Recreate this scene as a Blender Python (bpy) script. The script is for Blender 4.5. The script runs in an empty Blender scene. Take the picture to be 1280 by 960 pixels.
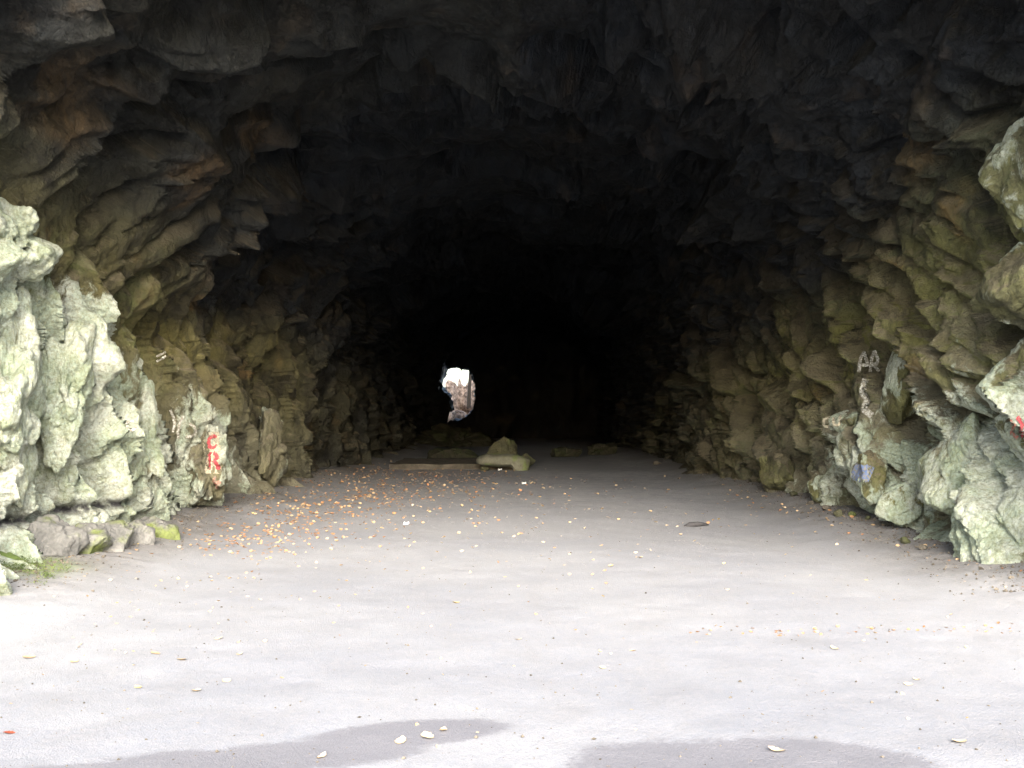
import bpy, math, random
import numpy as np
from mathutils import Vector, Matrix
from mathutils.bvhtree import BVHTree

R = math.radians
rng = np.random.default_rng(7)
random.seed(7)
S = bpy.context.scene
COL = S.collection

# ------------------------------------------------------------------ camera
CAM = Vector((0.0, 0.0, 1.6))
F = 1245.0                       # focal length in pixels of the 1280 px wide photo
PITCH, YAW = 1.61, 0.46
cam = bpy.data.cameras.new('camera')
camo = bpy.data.objects.new('camera', cam)
COL.objects.link(camo)
cam.sensor_width = 36.0
cam.lens = F / 1280.0 * 36.0
cam.clip_start = 0.05
cam.clip_end = 3000
camo.location = CAM
camo.rotation_euler = (R(90 + PITCH), 0, R(YAW))
S.camera = camo
VPX, VPY = 650.0, 515.0          # vanishing point of the tunnel in the photo

# ------------------------------------------------------------------ sky, sun, exposure
SUN_EL, SUN_AZ = 30.0, 174.0     # azimuth clockwise from +Y
w = bpy.data.worlds.new('World')
S.world = w
w.use_nodes = True
nt = w.node_tree
bg = nt.nodes['Background']
sky = nt.nodes.new('ShaderNodeTexSky')
sky.sky_type = 'NISHITA'
sky.sun_disc = False
sky.sun_elevation = R(SUN_EL)
sky.sun_rotation = R(SUN_AZ)
sky.air_density = 1.0
sky.dust_density = 3.0
sky.ozone_density = 0.6
nt.links.new(sky.outputs[0], bg.inputs[0])
bg.inputs[1].default_value = 0.10
sun = bpy.data.lights.new('sun', 'SUN')
suno = bpy.data.objects.new('sun', sun)
COL.objects.link(suno)
sun.energy = 1.5
sun.angle = R(46)
sun.color = (1.0, 0.985, 0.96)
sd = Vector((math.sin(R(SUN_AZ)) * math.cos(R(SUN_EL)), math.cos(R(SUN_AZ)) * math.cos(R(SUN_EL)), math.sin(R(SUN_EL))))
suno.rotation_euler = sd.to_track_quat('Z', 'Y').to_euler()
suno.location = sd * 60
S.view_settings.view_transform = 'Standard'
S.view_settings.look = 'None'
S.view_settings.gamma = 1.0
S.view_settings.use_curve_mapping = False
S.view_settings.exposure = 2.95
S.cycles.max_bounces = 10
S.cycles.diffuse_bounces = 8
S.cycles.glossy_bounces = 3
S.cycles.sample_clamp_indirect = 8.0
S.cycles.use_denoising = True

# ------------------------------------------------------------------ numpy noise
def _h(ix, iy, iz, seed):
    h = (ix * 374761393 + iy * 668265263 + iz * 1440662683 + seed * 1274126177) & 0xFFFFFFFF
    h = ((h ^ (h >> 15)) * 739982445) & 0xFFFFFFFF
    h = ((h ^ (h >> 13)) * 1274126177) & 0xFFFFFFFF
    h = ((h ^ (h >> 16)) * 2246822519) & 0xFFFFFFFF
    return h ^ (h >> 15)

def _r(h, k):
    h = (h * (1640531527 + 2 * k * 40503) + k * 7919) & 0xFFFFFFFF
    h = ((h ^ (h >> 15)) * 2246822519) & 0xFFFFFFFF
    return ((h ^ (h >> 13)) & 0xFFFFFF) / float(0x1000000)

def vnoise(p, seed=0):
    """value noise in [-1, 1] at points p (N,3)"""
    i = np.floor(p).astype(np.int64)
    f = p - i
    u = f * f * f * (f * (f * 6 - 15) + 10)
    out = np.zeros(len(p))
    for dx in (0, 1):
        wx = u[:, 0] if dx else 1 - u[:, 0]
        for dy in (0, 1):
            wy = u[:, 1] if dy else 1 - u[:, 1]
            for dz in (0, 1):
                wz = u[:, 2] if dz else 1 - u[:, 2]
                out += wx * wy * wz * _r(_h(i[:, 0] + dx, i[:, 1] + dy, i[:, 2] + dz, seed), 1)
    return out * 2 - 1

def fbm(p, octaves=4, seed=0, gain=0.5):
    out = np.zeros(len(p)); a = 1.0; t = 0.0
    q = np.array(p, dtype=float)
    for k in range(octaves):
        out += a * vnoise(q, seed + 17 * k); t += a
        a *= gain; q = q * 2.03 + 11.7
    return out / t

def ridged(p, octaves=4, seed=0):
    out = np.zeros(len(p)); a = 1.0; t = 0.0
    q = np.array(p, dtype=float)
    for k in range(octaves):
        out += a * (1 - 2 * np.abs(vnoise(q, seed + 17 * k))); t += a
        a *= 0.5; q = q * 2.1 + 5.3
    return out / t

def worley(p, seed=0):
    """the two nearest cells: distances, vectors to their centres, their hashes"""
    n = len(p)
    F1 = np.empty(n); F2 = np.empty(n); V1 = np.empty((n, 3)); V2 = np.empty((n, 3)); H1 = np.empty(n, np.int64); H2 = np.empty(n, np.int64)
    CH = 120000
    for s in range(0, n, CH):
        q = p[s:s + CH]
        i = np.floor(q).astype(np.int64)
        m = len(q)
        f1 = np.full(m, 9e9); f2 = np.full(m, 9e9); v1 = np.zeros((m, 3)); v2 = np.zeros((m, 3)); h1 = np.zeros(m, np.int64); h2 = np.zeros(m, np.int64)
        for dx in (-1, 0, 1):
            for dy in (-1, 0, 1):
                for dz in (-1, 0, 1):
                    c = i + np.array((dx, dy, dz))
                    h = _h(c[:, 0], c[:, 1], c[:, 2], seed)
                    d = q - (c + np.stack((_r(h, 1), _r(h, 2), _r(h, 3)), 1))
                    l = np.einsum('ij,ij->i', d, d)
                    near = l < f1
                    second = (~near) & (l < f2)
                    f2[near] = f1[near]; v2[near] = v1[near]; h2[near] = h1[near]
                    f2[second] = l[second]; v2[second] = d[second]; h2[second] = h[second]
                    f1[near] = l[near]; v1[near] = d[near]; h1[near] = h[near]
        e = slice(s, s + CH)
        F1[e] = np.sqrt(f1); F2[e] = np.sqrt(f2); V1[e] = v1; V2[e] = v2; H1[e] = h1; H2[e] = h2
    return F1, F2, V1, V2, H1, H2

def sstep(a, b, x):
    t = np.clip((x - a) / (b - a), 0, 1)
    return t * t * (3 - 2 * t)

def basis(d, stretch):
    """rows scale space so that cells are long along d"""
    d = np.array(d, float); d /= np.linalg.norm(d)
    a = np.cross(d, (1, 0, 0)) if abs(d[0]) < 0.9 else np.cross(d, (0, 1, 0))
    a /= np.linalg.norm(a); b = np.cross(d, a)
    return np.stack((d / stretch, a, b))

def blocks(p, size, amp, tilt, seed, M, round_=0.0, warp=0.22, step=0.10, crack=0.0):
    """fractured rock: every cell is a facet of its own height and slope (or a pillow)"""
    q = p @ M.T / size
    q = q + warp * np.stack((vnoise(q * 1.3, seed + 91), vnoise(q * 1.3, seed + 92), vnoise(q * 1.3, seed + 93)), 1)
    F1, F2, v1, v2, h1, h2 = worley(q, seed)
    def cell(h, v):
        t = np.stack((_r(h, 11), _r(h, 12), _r(h, 13)), 1) * 2 - 1
        return (_r(h, 5) * 2 - 1) * amp + tilt * amp * np.einsum('ij,ij->i', t, v)
    a, b = cell(h1, v1), cell(h2, v2)
    # distance to the joint between the two cells, in cell sizes
    sepv = v2 - v1
    sep = np.maximum(np.linalg.norm(sepv, axis=1), 1e-6)
    e = (F2 ** 2 - F1 ** 2) / (2 * sep)
    k = sstep(0.0, max(step, 0.05 / size), e) * 0.5 + 0.5
    h = a * k + b * (1 - k)
    if round_:
        h = h * (1 - 0.35 * round_) + amp * round_ * (1.8 * (1 - np.exp(-5.5 * e)) - 1.05)
    if crack:
        h = h - crack * np.exp(-(e / max(0.07, 0.05 / size)) ** 2)
    return h, _r(h1, 6)

# ------------------------------------------------------------------ object helpers
def tag(o, label=None, cat=None, group=None, kind=None):
    for k, v in (('label', label), ('category', cat), ('group', group), ('kind', kind)):
        if v: o[k] = v
    return o

def mesh_np(name, verts, faces, mat=None, attrs=None, normals=None, smooth=True):
    me = bpy.data.meshes.new(name)
    verts = np.ascontiguousarray(verts, dtype=np.float32)
    faces = np.ascontiguousarray(faces, dtype=np.int32)
    nf, k = faces.shape
    me.vertices.add(len(verts)); me.vertices.foreach_set('co', verts.ravel())
    me.loops.add(nf * k); me.loops.foreach_set('vertex_index', faces.ravel())
    me.polygons.add(nf)
    me.polygons.foreach_set('loop_start', np.arange(0, nf * k, k, dtype=np.int32))
    me.update(calc_edges=True)
    me.polygons.foreach_set('use_smooth', np.full(nf, smooth))
    for an, av in (attrs or {}).items():
        a = me.attributes.new(an, 'FLOAT', 'POINT')
        a.data.foreach_set('value', np.ascontiguousarray(av, dtype=np.float32))
    if mat: me.materials.append(mat)
    if normals is not None:
        me.normals_split_custom_set_from_vertices(np.ascontiguousarray(normals, dtype=np.float32).tolist())
    me.validate()
    return me

def link(name, me, parent=None):
    o = bpy.data.objects.new(name, me)
    COL.objects.link(o)
    if parent is not None: adopt(o, parent)
    return o

def world_loc(o):
    v = Vector((0, 0, 0))
    while o is not None:
        v += o.location; o = o.parent
    return v

def adopt(o, parent):
    """world-space mesh under a parent that stands elsewhere"""
    o.parent = parent
    o.location = o.location - world_loc(parent)

def empty(name, loc):
    o = bpy.data.objects.new(name, None)
    o.location = loc
    o.empty_display_size = 0.3
    COL.objects.link(o)
    return o

def grid_faces(nr, nc, r0=0, r1=None, c0=0, c1=None):
    r1 = nr if r1 is None else r1; c1 = nc if c1 is None else c1
    a = np.arange(r0, r1 - 1)[:, None] * nc + np.arange(c0, c1 - 1)[None, :]
    a = a.ravel()
    return np.stack((a, a + 1, a + nc + 1, a + nc), 1)

def sub_grid(P, r0, r1, c0, c1):
    return P[r0:r1, c0:c1].reshape(-1, P.shape[-1]) if P.ndim == 3 else P[r0:r1, c0:c1].ravel()

# ------------------------------------------------------------------ materials
class N:
    """small node-graph writer"""
    def __init__(s, name):
        s.m = bpy.data.materials.new(name); s.m.use_nodes = True
        s.t = s.m.node_tree; s.b = s.t.nodes['Principled BSDF']
        s.pos = s.t.nodes.new('ShaderNodeNewGeometry').outputs['Position']
    def new(s, kind, **kw):
        n = s.t.nodes.new(kind)
        for k, v in kw.items(): setattr(n, k, v)
        return n
    def put(s, sock, v):
        if isinstance(v, bpy.types.NodeSocket): s.t.links.new(v, sock)
        else: sock.default_value = v
    def noise(s, scale, detail=5, rough=0.55, dist=0.0, vec=None, out='Fac'):
        n = s.new('ShaderNodeTexNoise')
        s.put(n.inputs['Vector'], s.pos if vec is None else vec)
        n.inputs['Scale'].default_value = scale; n.inputs['Detail'].default_value = detail
        n.inputs['Roughness'].default_value = rough; n.inputs['Distortion'].default_value = dist
        return n.outputs[out]
    def voronoi(s, scale, vec=None, feature='F1', out='Distance'):
        n = s.new('ShaderNodeTexVoronoi', feature=feature)
        s.put(n.inputs['Vector'], s.pos if vec is None else vec)
        n.inputs['Scale'].default_value = scale
        return n.outputs[out]
    def mapped(s, rot=(0, 0, 0), scale=(1, 1, 1), vec=None):
        n = s.new('ShaderNodeMapping')
        s.put(n.inputs['Vector'], s.pos if vec is None else vec)
        n.inputs['Rotation'].default_value = rot; n.inputs['Scale'].default_value = scale
        return n.outputs[0]
    def math(s, op, a, b=0.0, c=None, clamp=False):
        n = s.new('ShaderNodeMath', operation=op, use_clamp=clamp)
        s.put(n.inputs[0], a); s.put(n.inputs[1], b)
        if c is not None: s.put(n.inputs[2], c)
        return n.outputs[0]
    def ramp(s, v, a, b, lo=0.0, hi=1.0):
        n = s.new('ShaderNodeMapRange', interpolation_type='SMOOTHSTEP')
        s.put(n.inputs[0], v); n.inputs[1].default_value = a; n.inputs[2].default_value = b
        n.inputs[3].default_value = lo; n.inputs[4].default_value = hi
        return n.outputs[0]
    def mix(s, f, a, b, mode='MIX'):
        n = s.new('ShaderNodeMix', data_type='RGBA', blend_type=mode)
        s.put(n.inputs[0], f)
        for sock, v in ((n.inputs[6], a), (n.inputs[7], b)):
            s.put(sock, v if isinstance(v, bpy.types.NodeSocket) else (*v, 1.0) if len(v) == 3 else v)
        return n.outputs[2]
    def attr(s, name):
        return s.new('ShaderNodeAttribute', attribute_name=name).outputs['Fac']
    def bump(s, h, strength, dist, normal=None):
        n = s.new('ShaderNodeBump')
        n.inputs['Strength'].default_value = strength; n.inputs['Distance'].default_value = dist
        s.put(n.inputs['Height'], h)
        if normal is not None: s.t.links.new(normal, n.inputs['Normal'])
        return n.outputs[0]
    def done(s, color, rough=0.85, normal=None, spec=0.3):
        s.put(s.b.inputs['Base Color'], color if isinstance(color, bpy.types.NodeSocket) else (*color, 1.0))
        s.put(s.b.inputs['Roughness'], rough)
        s.put(s.b.inputs['Specular IOR Level'], spec)
        if normal is not None: s.put(s.b.inputs['Normal'], normal)
        return s.m

def rock_material(name, left, right, deep):
    g = N(name)
    warp = g.new('ShaderNodeVectorMath', operation='MULTIPLY_ADD')
    g.put(warp.inputs[0], g.noise(2.2, 3, out='Color')); warp.inputs[1].default_value = (.35, .35, .35); g.put(warp.inputs[2], g.pos)
    wp = warp.outputs[0]
    streak = g.mapped((R(12), R(-8), 0), (1, 1, 0.5), wp)
    big = g.noise(0.55, 5, 0.6, vec=wp)
    sd_, bz = g.attr('side'), g.attr('shaded')
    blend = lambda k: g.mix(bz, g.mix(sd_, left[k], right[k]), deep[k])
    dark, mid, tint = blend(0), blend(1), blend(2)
    med = g.noise(3.2, 7, 0.65, vec=streak)
    fine = g.noise(16, 6, 0.7, vec=streak)
    grit = g.noise(55, 4, 0.7)
    c = g.mix(g.math('ADD', g.math('MULTIPLY', g.ramp(med, 0.36, 0.64), 0.75), g.math('MULTIPLY', g.math('SUBTRACT', g.attr('facet'), 0.35), 0.7), clamp=True), dark, mid)
    c = g.mix(g.ramp(big, 0.42, 0.66, 0, 0.75), c, tint)
    # rusty seams and mineral spots
    rust = g.math('MULTIPLY', g.ramp(g.noise(1.15, 4, 0.6, vec=g.mapped((0.4, 0.2, 0), (1, 1, .6), wp)), 0.57, 0.68), g.ramp(med, 0.38, 0.6))
    rust = g.math('MAXIMUM', g.math('MULTIPLY', rust, 0.3), g.math('MULTIPLY', g.attr('ochre'), g.ramp(g.math('ADD', g.math('MULTIPLY', med, 0.6), g.math('MULTIPLY', fine, 0.4)), 0.36, 0.62, 0.1, 1.0)))
    c = g.mix(g.math('MULTIPLY', rust, g.math('SUBTRACT', 0.8, g.math('MULTIPLY', bz, 0.45))), c, (0.25, 0.15, 0.055))
    # dust lying on what faces up
    nz = g.new('ShaderNodeSeparateXYZ'); g.t.links.new(g.new('ShaderNodeNewGeometry').outputs['Normal'], nz.inputs[0])
    dust = g.math('MULTIPLY', g.ramp(nz.outputs[2], 0.12, 0.75), g.ramp(med, 0.25, 0.6, 0.5, 1.0))
    c = g.mix(g.math('MULTIPLY', dust, g.math('SUBTRACT', 0.75, g.math('MULTIPLY', bz, 0.5))), c, (0.24, 0.20, 0.13))
    c = g.mix(g.math('MULTIPLY', g.attr('dusty'), g.ramp(g.math('ADD', med, g.math('MULTIPLY', fine, .4)), 0.45, 0.9, 0.35, 1.0)), c, (0.25, 0.245, 0.19))
    # black varnish running down the stone
    vn = g.noise(2.4, 7, 0.68, 0.8, vec=g.mapped((R(14), R(-10), 0), (1, 1, 0.28), wp))
    c = g.mix(g.ramp(vn, 0.52, 0.64, 0.0, 0.72), c, g.mix(1.0, c, (0.22, 0.22, 0.23), 'MULTIPLY'))
    # pale lichen crust
    ls = g.noise(9, 8, 0.72, 0.6, vec=g.mapped((R(10), R(-6), 0), (1, 1, 0.42), wp))
    lsum = g.math('ADD', g.math('MULTIPLY', g.attr('lichen'), 0.62), g.math('ADD', g.math('MULTIPLY', g.math('SUBTRACT', ls, 0.5), 1.0), g.math('MULTIPLY', g.math('SUBTRACT', g.noise(1.7, 4, 0.6, vec=g.mapped((R(8), 0, 0), (1, 1, .45), wp)), 0.5), g.math('MULTIPLY_ADD', g.attr('lichen'), 1.2, 0.5))))
    lmask = g.ramp(lsum, 0.24, 0.42)
    lc = g.mix(g.ramp(g.noise(2.1, 4, 0.6), 0.38, 0.62), (0.47, 0.55, 0.425), (0.66, 0.70, 0.60))
    lc = g.mix(g.ramp(g.noise(26, 4, 0.7), 0.35, 0.62), g.mix(0.5, lc, mid), lc)
    c = g.mix(g.math('MULTIPLY', lmask, 0.92), c, lc)
    # moss film
    mm = g.math('MULTIPLY', g.attr('moss'), g.ramp(g.noise(5, 6, 0.65), 0.40, 0.62))
    c = g.mix(g.math('MULTIPLY', mm, 0.85), c, g.mix(g.ramp(grit, .35, .65), (0.13, 0.18, 0.04), (0.24, 0.29, 0.085)))
    # soot stain with a ragged edge
    st = g.math('MULTIPLY', g.attr('soot'), g.ramp(g.noise(7, 5, 0.6), 0.3, 0.55))
    c = g.mix(st, c, (0.035, 0.033, 0.036))
    c = g.mix(g.ramp(grit, 0.3, 0.7, 0.0, 0.35), c, g.mix(1.0, c, (0.45, 0.45, 0.45), 'MULTIPLY'))
    n1 = g.bump(g.math('ADD', g.math('MULTIPLY', med, 1.6), g.math('MULTIPLY', fine, 0.8)), 0.9, 0.055)
    n2 = g.bump(g.math('ADD', g.math('ADD', fine, g.math('MULTIPLY', grit, 0.5)), g.math('MULTIPLY', lmask, 0.4)), 0.8, 0.022, n1)
    return g.done(c, g.math('SUBTRACT', g.ramp(med, 0.3, 0.7, 0.62, 0.9), g.math('MULTIPLY', bz, 0.26)), n2, 0.4)

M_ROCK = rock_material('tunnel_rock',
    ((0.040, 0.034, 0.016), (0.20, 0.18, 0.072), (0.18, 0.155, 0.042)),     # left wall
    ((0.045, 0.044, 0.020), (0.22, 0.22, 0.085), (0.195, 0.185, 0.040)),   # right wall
    ((0.0028, 0.0038, 0.005), (0.018, 0.0235, 0.031), (0.012, 0.0135, 0.015)))    # shade painted into the rock colour, high up and deep inside

def ground_material():
    g = N('worn_tarmac')
    big = g.noise(0.35, 4, 0.6); med = g.noise(2.6, 6, 0.65); fine = g.noise(24, 6, 0.7)
    grit = g.noise(150, 3, 0.7); chips = g.voronoi(95)
    c = g.mix(g.ramp(big, 0.35, 0.65), (0.218, 0.226, 0.248), (0.262, 0.268, 0.282))
    c = g.mix(g.ramp(med, 0.35, 0.65, 0.0, 0.25), c, (0.19, 0.186, 0.188))
    c = g.mix(g.ramp(g.noise(1.1, 6, 0.7, 1.5, vec=g.mapped((0, 0, .5), (1, .45, 1))), 0.5, 0.7, 0.0, 0.2), c, (0.19, 0.184, 0.178))
    c = g.mix(g.ramp(fine, 0.35, 0.7, 0.0, 0.3), c, (0.32, 0.305, 0.29))
    c = g.mix(g.math('MULTIPLY', g.attr('deep_lift'), 0.85), c, g.mix(g.ramp(med, .3, .7), (0.30, 0.307, 0.325), (0.39, 0.395, 0.405)))  # floor painted lighter inside, standing in for daylight reaching deeper
    earth = g.mix(g.ramp(fine, .35, .65), (0.11, 0.10, 0.088), (0.195, 0.18, 0.158))
    c = g.mix(g.math('MULTIPLY', g.attr('dirt'), g.ramp(med, 0.2, 0.6, 0.6, 1.0)), c, earth)
    c = g.mix(g.math('MULTIPLY', g.attr('moss'), g.ramp(fine, .3, .6)), c, (0.17, 0.22, 0.05))
    dm = g.ramp(g.math('ADD', g.attr('darker'), g.math('ADD', g.math('MULTIPLY', g.math('SUBTRACT', fine, 0.5), 1.5), g.math('MULTIPLY', g.math('SUBTRACT', med, 0.5), 0.8))), 0.2, 0.85)  # mottled edge of the darker tarmac patches
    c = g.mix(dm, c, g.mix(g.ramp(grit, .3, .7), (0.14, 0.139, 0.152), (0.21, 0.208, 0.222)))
    c = g.mix(g.ramp(chips, 0.0, 0.55, 0.35, 0.0), c, g.mix(1.0, c, (0.55, 0.55, 0.55), 'MULTIPLY'))
    c = g.mix(g.ramp(grit, 0.35, 0.7, 0, 0.3), c, g.mix(1.0, c, (0.5, 0.5, 0.5), 'MULTIPLY'))
    nrm = g.bump(g.math('ADD', g.math('MULTIPLY', grit, 0.5), g.math('ADD', fine, g.math('MULTIPLY', chips, 0.4))), 0.5, 0.012)
    rough = g.math('SUBTRACT', 0.82, g.math('MULTIPLY', dm, 0.25))
    return g.done(c, rough, nrm, 0.35)
M_GROUND = ground_material()

def plain_rock(name, a, b, moss=0.0, mosscol=(0.13, 0.16, 0.035)):
    g = N(name)
    med = g.noise(4, 7, 0.65); fine = g.noise(30, 5, 0.7)
    c = g.mix(g.ramp(med, 0.3, 0.7), a, b)
    if moss: c = g.mix(g.ramp(g.noise(2.5, 5, 0.6), 0.62 - moss * 0.4, 0.8 - moss * 0.4, 0, 0.85), c, mosscol)
    c = g.mix(g.ramp(fine, 0.35, 0.7, 0, 0.4), c, g.mix(1.0, c, (0.5, 0.5, 0.5), 'MULTIPLY'))
    return g.done(c, 0.88, g.bump(g.math('ADD', med, g.math('MULTIPLY', fine, .4)), 0.8, 0.03), 0.3)
M_SLAB = plain_rock('slab_stone', (0.14, 0.14, 0.10), (0.23, 0.225, 0.17), 0.35, (0.17, 0.22, 0.07))
M_BOULDER = plain_rock('mossy_stone', (0.055, 0.055, 0.030), (0.10, 0.095, 0.055), 0.35, (0.075, 0.09, 0.025))
M_DIM = plain_rock('shaded_stone', (0.03, 0.029, 0.02), (0.07, 0.064, 0.042), 0.4, (0.035, 0.045, 0.015))  # darker copy of the boulder stone, deep shade put into its colour
M_CONC = plain_rock('old_concrete', (0.065, 0.058, 0.045), (0.15, 0.13, 0.10))
M_PINK = plain_rock('pale_outside_rock', (0.09, 0.062, 0.043), (0.68, 0.50, 0.37))
M_HILL = plain_rock('hill_scrub', (0.06, 0.085, 0.03), (0.10, 0.11, 0.05))

def flat_mat(name, col, var=0.4, rough=0.8, scale=18):
    g = N(name)
    n = g.noise(scale, 4, 0.6)
    c = g.mix(g.ramp(n, 0.3, 0.7), tuple(x * (1 - var) for x in col), col)
    return g.done(c, rough, g.bump(n, 0.3, 0.004), 0.25)

def paint_mat(name, col, wear=0.45):
    """weathered paint: holes show the stone colour"""
    g = N(name)
    n = g.noise(38, 5, 0.7)
    c = g.mix(g.ramp(n, wear - 0.05, wear + 0.05), (0.26, 0.24, 0.19), col)
    return g.done(c, 0.8, g.bump(g.noise(30, 5, .7), 0.6, 0.02), 0.25)

# ------------------------------------------------------------------ the tunnel shell
HW, SPRING, CROWN = 4.85, 2.3, 6.9
def profile(n):
    """left foot, up, over the crown, down to the right foot"""
    pts = []
    for t in np.linspace(-0.6, SPRING, 400): pts.append((-HW - 0.03 * t, t))
    for a in np.linspace(math.pi, 0, 1600)[1:-1]:
        ca, sa = math.cos(a), math.sin(a)
        e = 0.86
        pts.append(((HW + 0.07) * math.copysign(abs(ca) ** e, ca), SPRING + (CROWN - SPRING) * abs(sa) ** e))
    for t in np.linspace(SPRING, -0.6, 400): pts.append((HW + 0.03 * t, t))
    p = np.array(pts)
    l = np.concatenate(([0], np.cumsum(np.linalg.norm(np.diff(p, axis=0), axis=1))))
    # finer along the walls than over the roof
    dens = 1.0 + 0.9 * (p[:, 1] < 3.6)
    cl = np.concatenate(([0], np.cumsum(np.diff(l) * 0.5 * (dens[1:] + dens[:-1]))))
    t = np.linspace(0, cl[-1], n)
    return np.stack((np.interp(t, cl, p[:, 0]), np.interp(t, cl, p[:, 1])), 1)

NC = 1000
PR = profile(NC)
ys = [8.0]
while ys[-1] < 63.0: ys.append(ys[-1] + max(0.0021 * ys[-1], 0.0185) * (1.0 if ys[-1] < 26 else 2.2))
ys = np.array(ys)
# outside: the portal rounds over into the cliff face
nout = 110
to = np.linspace(1, 0, nout + 1)[:-1]
flare_out = 26.0 * to ** 2.2 + 1.0 * to
y_out = 8.0 - 1.9 * (1 - (1 - to) ** 2.5) - 1.4 * to
Y = np.concatenate((y_out, ys))
flare = np.concatenate((flare_out, 0.22 * (1 - sstep(8.0, 11.0, ys)) * 0))
NR = len(Y)
cx, cz = 0.0, 1.0
dirx, dirz = PR[:, 0] - cx, np.maximum(PR[:, 1] - cz, 0)
dl = np.hypot(dirx, dirz); dirx, dirz = dirx / dl, dirz / dl
Pm = np.empty((NR, NC, 3))
Pm[:, :, 0] = PR[None, :, 0] + flare[:, None] * dirx[None, :] * 1.15
Pm[:, :, 2] = PR[None, :, 1] + flare[:, None] * dirz[None, :] * 0.75
# the brow of the portal leans out over its foot
Pm[:, :, 1] = Y[:, None] - 1.6 * sstep(2.6, 5.6, PR[:, 1])[None, :] * (1 - sstep(8.0, 17.0, Y))[:, None]
I0 = nout                                    # first row of the tunnel proper

def grid_normals(P):
    du = np.gradient(P, axis=1); dv = np.gradient(P, axis=0)
    n = np.cross(du, dv)
    l = np.linalg.norm(n, axis=2, keepdims=True); l[l == 0] = 1
    return n / l
Nm = grid_normals(Pm)
mid_i = (I0 + 50, NC // 2)
if Nm[mid_i][2] > 0: Nm = -Nm               # inward
pf = Pm.reshape(-1, 3); nf_ = Nm.reshape(-1, 3)
x, y, z = pf[:, 0], pf[:, 1], pf[:, 2]

print('verts', len(pf))
disp = np.zeros(len(pf))
facet = np.full(len(pf), 0.5)
up = sstep(3.0, 5.2, z)
wl = sstep(0.6, -0.6, x) * (1 - up * 0)      # left half, right half
wr = 1 - wl
roof = sstep(4.2, 5.8, z)

def sel(wt): return np.nonzero(wt > 0.002)[0]

# left, lower: tall slabs
k = sel(wl * (1 - sstep(2.2, 4.2, z)))
def left_low(p):
    M = basis((0.08, -0.40, 1.0), 4.5)
    a, e0 = blocks(p, 0.78, 0.30, 1.4, 3, M, 0.0, .10, .15, .20)
    b, e1 = blocks(p, 0.34, 0.17, 1.6, 5, basis((0.1, -0.25, 1.0), 3.2), 0.15, .10, .14, .12)
    c, e2 = blocks(p, 0.21, 0.055, 1.7, 7, basis((0.2, -0.1, 1.0), 1.8), 0.2)
    d, e3 = blocks(p, 0.09, 0.020, 1.5, 9, basis((0, 0, 1.0), 1.6), 0.2)
    return a + b + c + d + 0.05 * fbm(p * 1.6, 4, 3) + 0.012 * fbm(p * (14, 14, 7), 3, 4), e1
h, e = left_low(pf[k]); facet[k] += (e - .5) * (wl * (1 - sstep(2.2, 4.2, z)))[k]; disp[k] += h * (wl * (1 - sstep(2.2, 4.2, z)))[k]
# left, upper: leaning shards
wt = wl * sstep(2.2, 4.2, z) * (1 - roof)
k = sel(wt)
def calm(p, seed):
    return 0.35 + 0.95 * sstep(-0.25, 0.25, fbm(p * 0.55, 3, seed))
def left_high(p):
    M = basis((0.2, 1.1, 1.0), 4.0)
    a, e0 = blocks(p, 0.85, 0.32, 1.4, 13, M, 0, .10, .15, .20)
    b, e1 = blocks(p, 0.36, 0.19, 1.6, 15, basis((0.2, 0.9, 1.0), 3.0), 0.15, .10, .14, .14)
    c, e2 = blocks(p, 0.18, 0.065, 1.8, 17, M)
    d, e3 = blocks(p, 0.08, 0.022, 1.5, 19, M)
    m = calm(p, 131)
    return a + m * (b + c) + d + 0.05 * fbm(p * 1.6, 4, 23), e1
h, e = left_high(pf[k]); facet[k] += (e - .5) * wt[k]; disp[k] += h * wt[k]
# right: rounded blocks between slanting joints
wt = wr * (1 - roof); k = sel(wt)
def right_side(p):
    M = basis((-0.05, 1.0, 1.0), 4.5)
    a, e0 = blocks(p, 0.80, 0.26, 1.3, 33, M, 0.0, .10, .15, .20)
    b, e1 = blocks(p, 0.36, 0.19, 1.5, 35, basis((-0.05, 0.95, 1.0), 3.2), 0.35, .10, .14, .16)
    c, e2 = blocks(p, 0.15, 0.07, 1.7, 37, basis((0, 0.8, 1.0), 2.4), 0.2, .12, .12, .03)
    d, e3 = blocks(p, 0.085, 0.020, 1.3, 39, basis((0, 0.2, 1.0), 1.4), 0.3)
    m = calm(p, 135)
    return a + (.3 + .7 * m) * (b + c) + d + 0.03 * fbm(p * 1.6, 4, 43) + 0.012 * fbm(p * 11, 3, 47), e1
h, e = right_side(pf[k]); facet[k] += (e - .5) * wt[k]; disp[k] += h * wt[k]
# roof: hanging slabs and long ribs
k = sel(roof)
def roof_side(p):
    M = basis((0.7, 0.6, 0.4), 2.3)
    a, e0 = blocks(p, 1.7, 0.42, 1.5, 53, M, 0.1)
    b, e1 = blocks(p, 0.62, 0.22, 1.7, 55, M, 0.2)
    c, e2 = blocks(p, 0.24, 0.075, 1.7, 57, M, 0.2)
    m = calm(p, 133)
    return a + m * (b + c) + 0.05 * fbm(p * 1.5, 5, 63), e1
h, e = roof_side(pf[k]); facet[k] += (e - .5) * roof[k]; disp[k] += h * roof[k]
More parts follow.
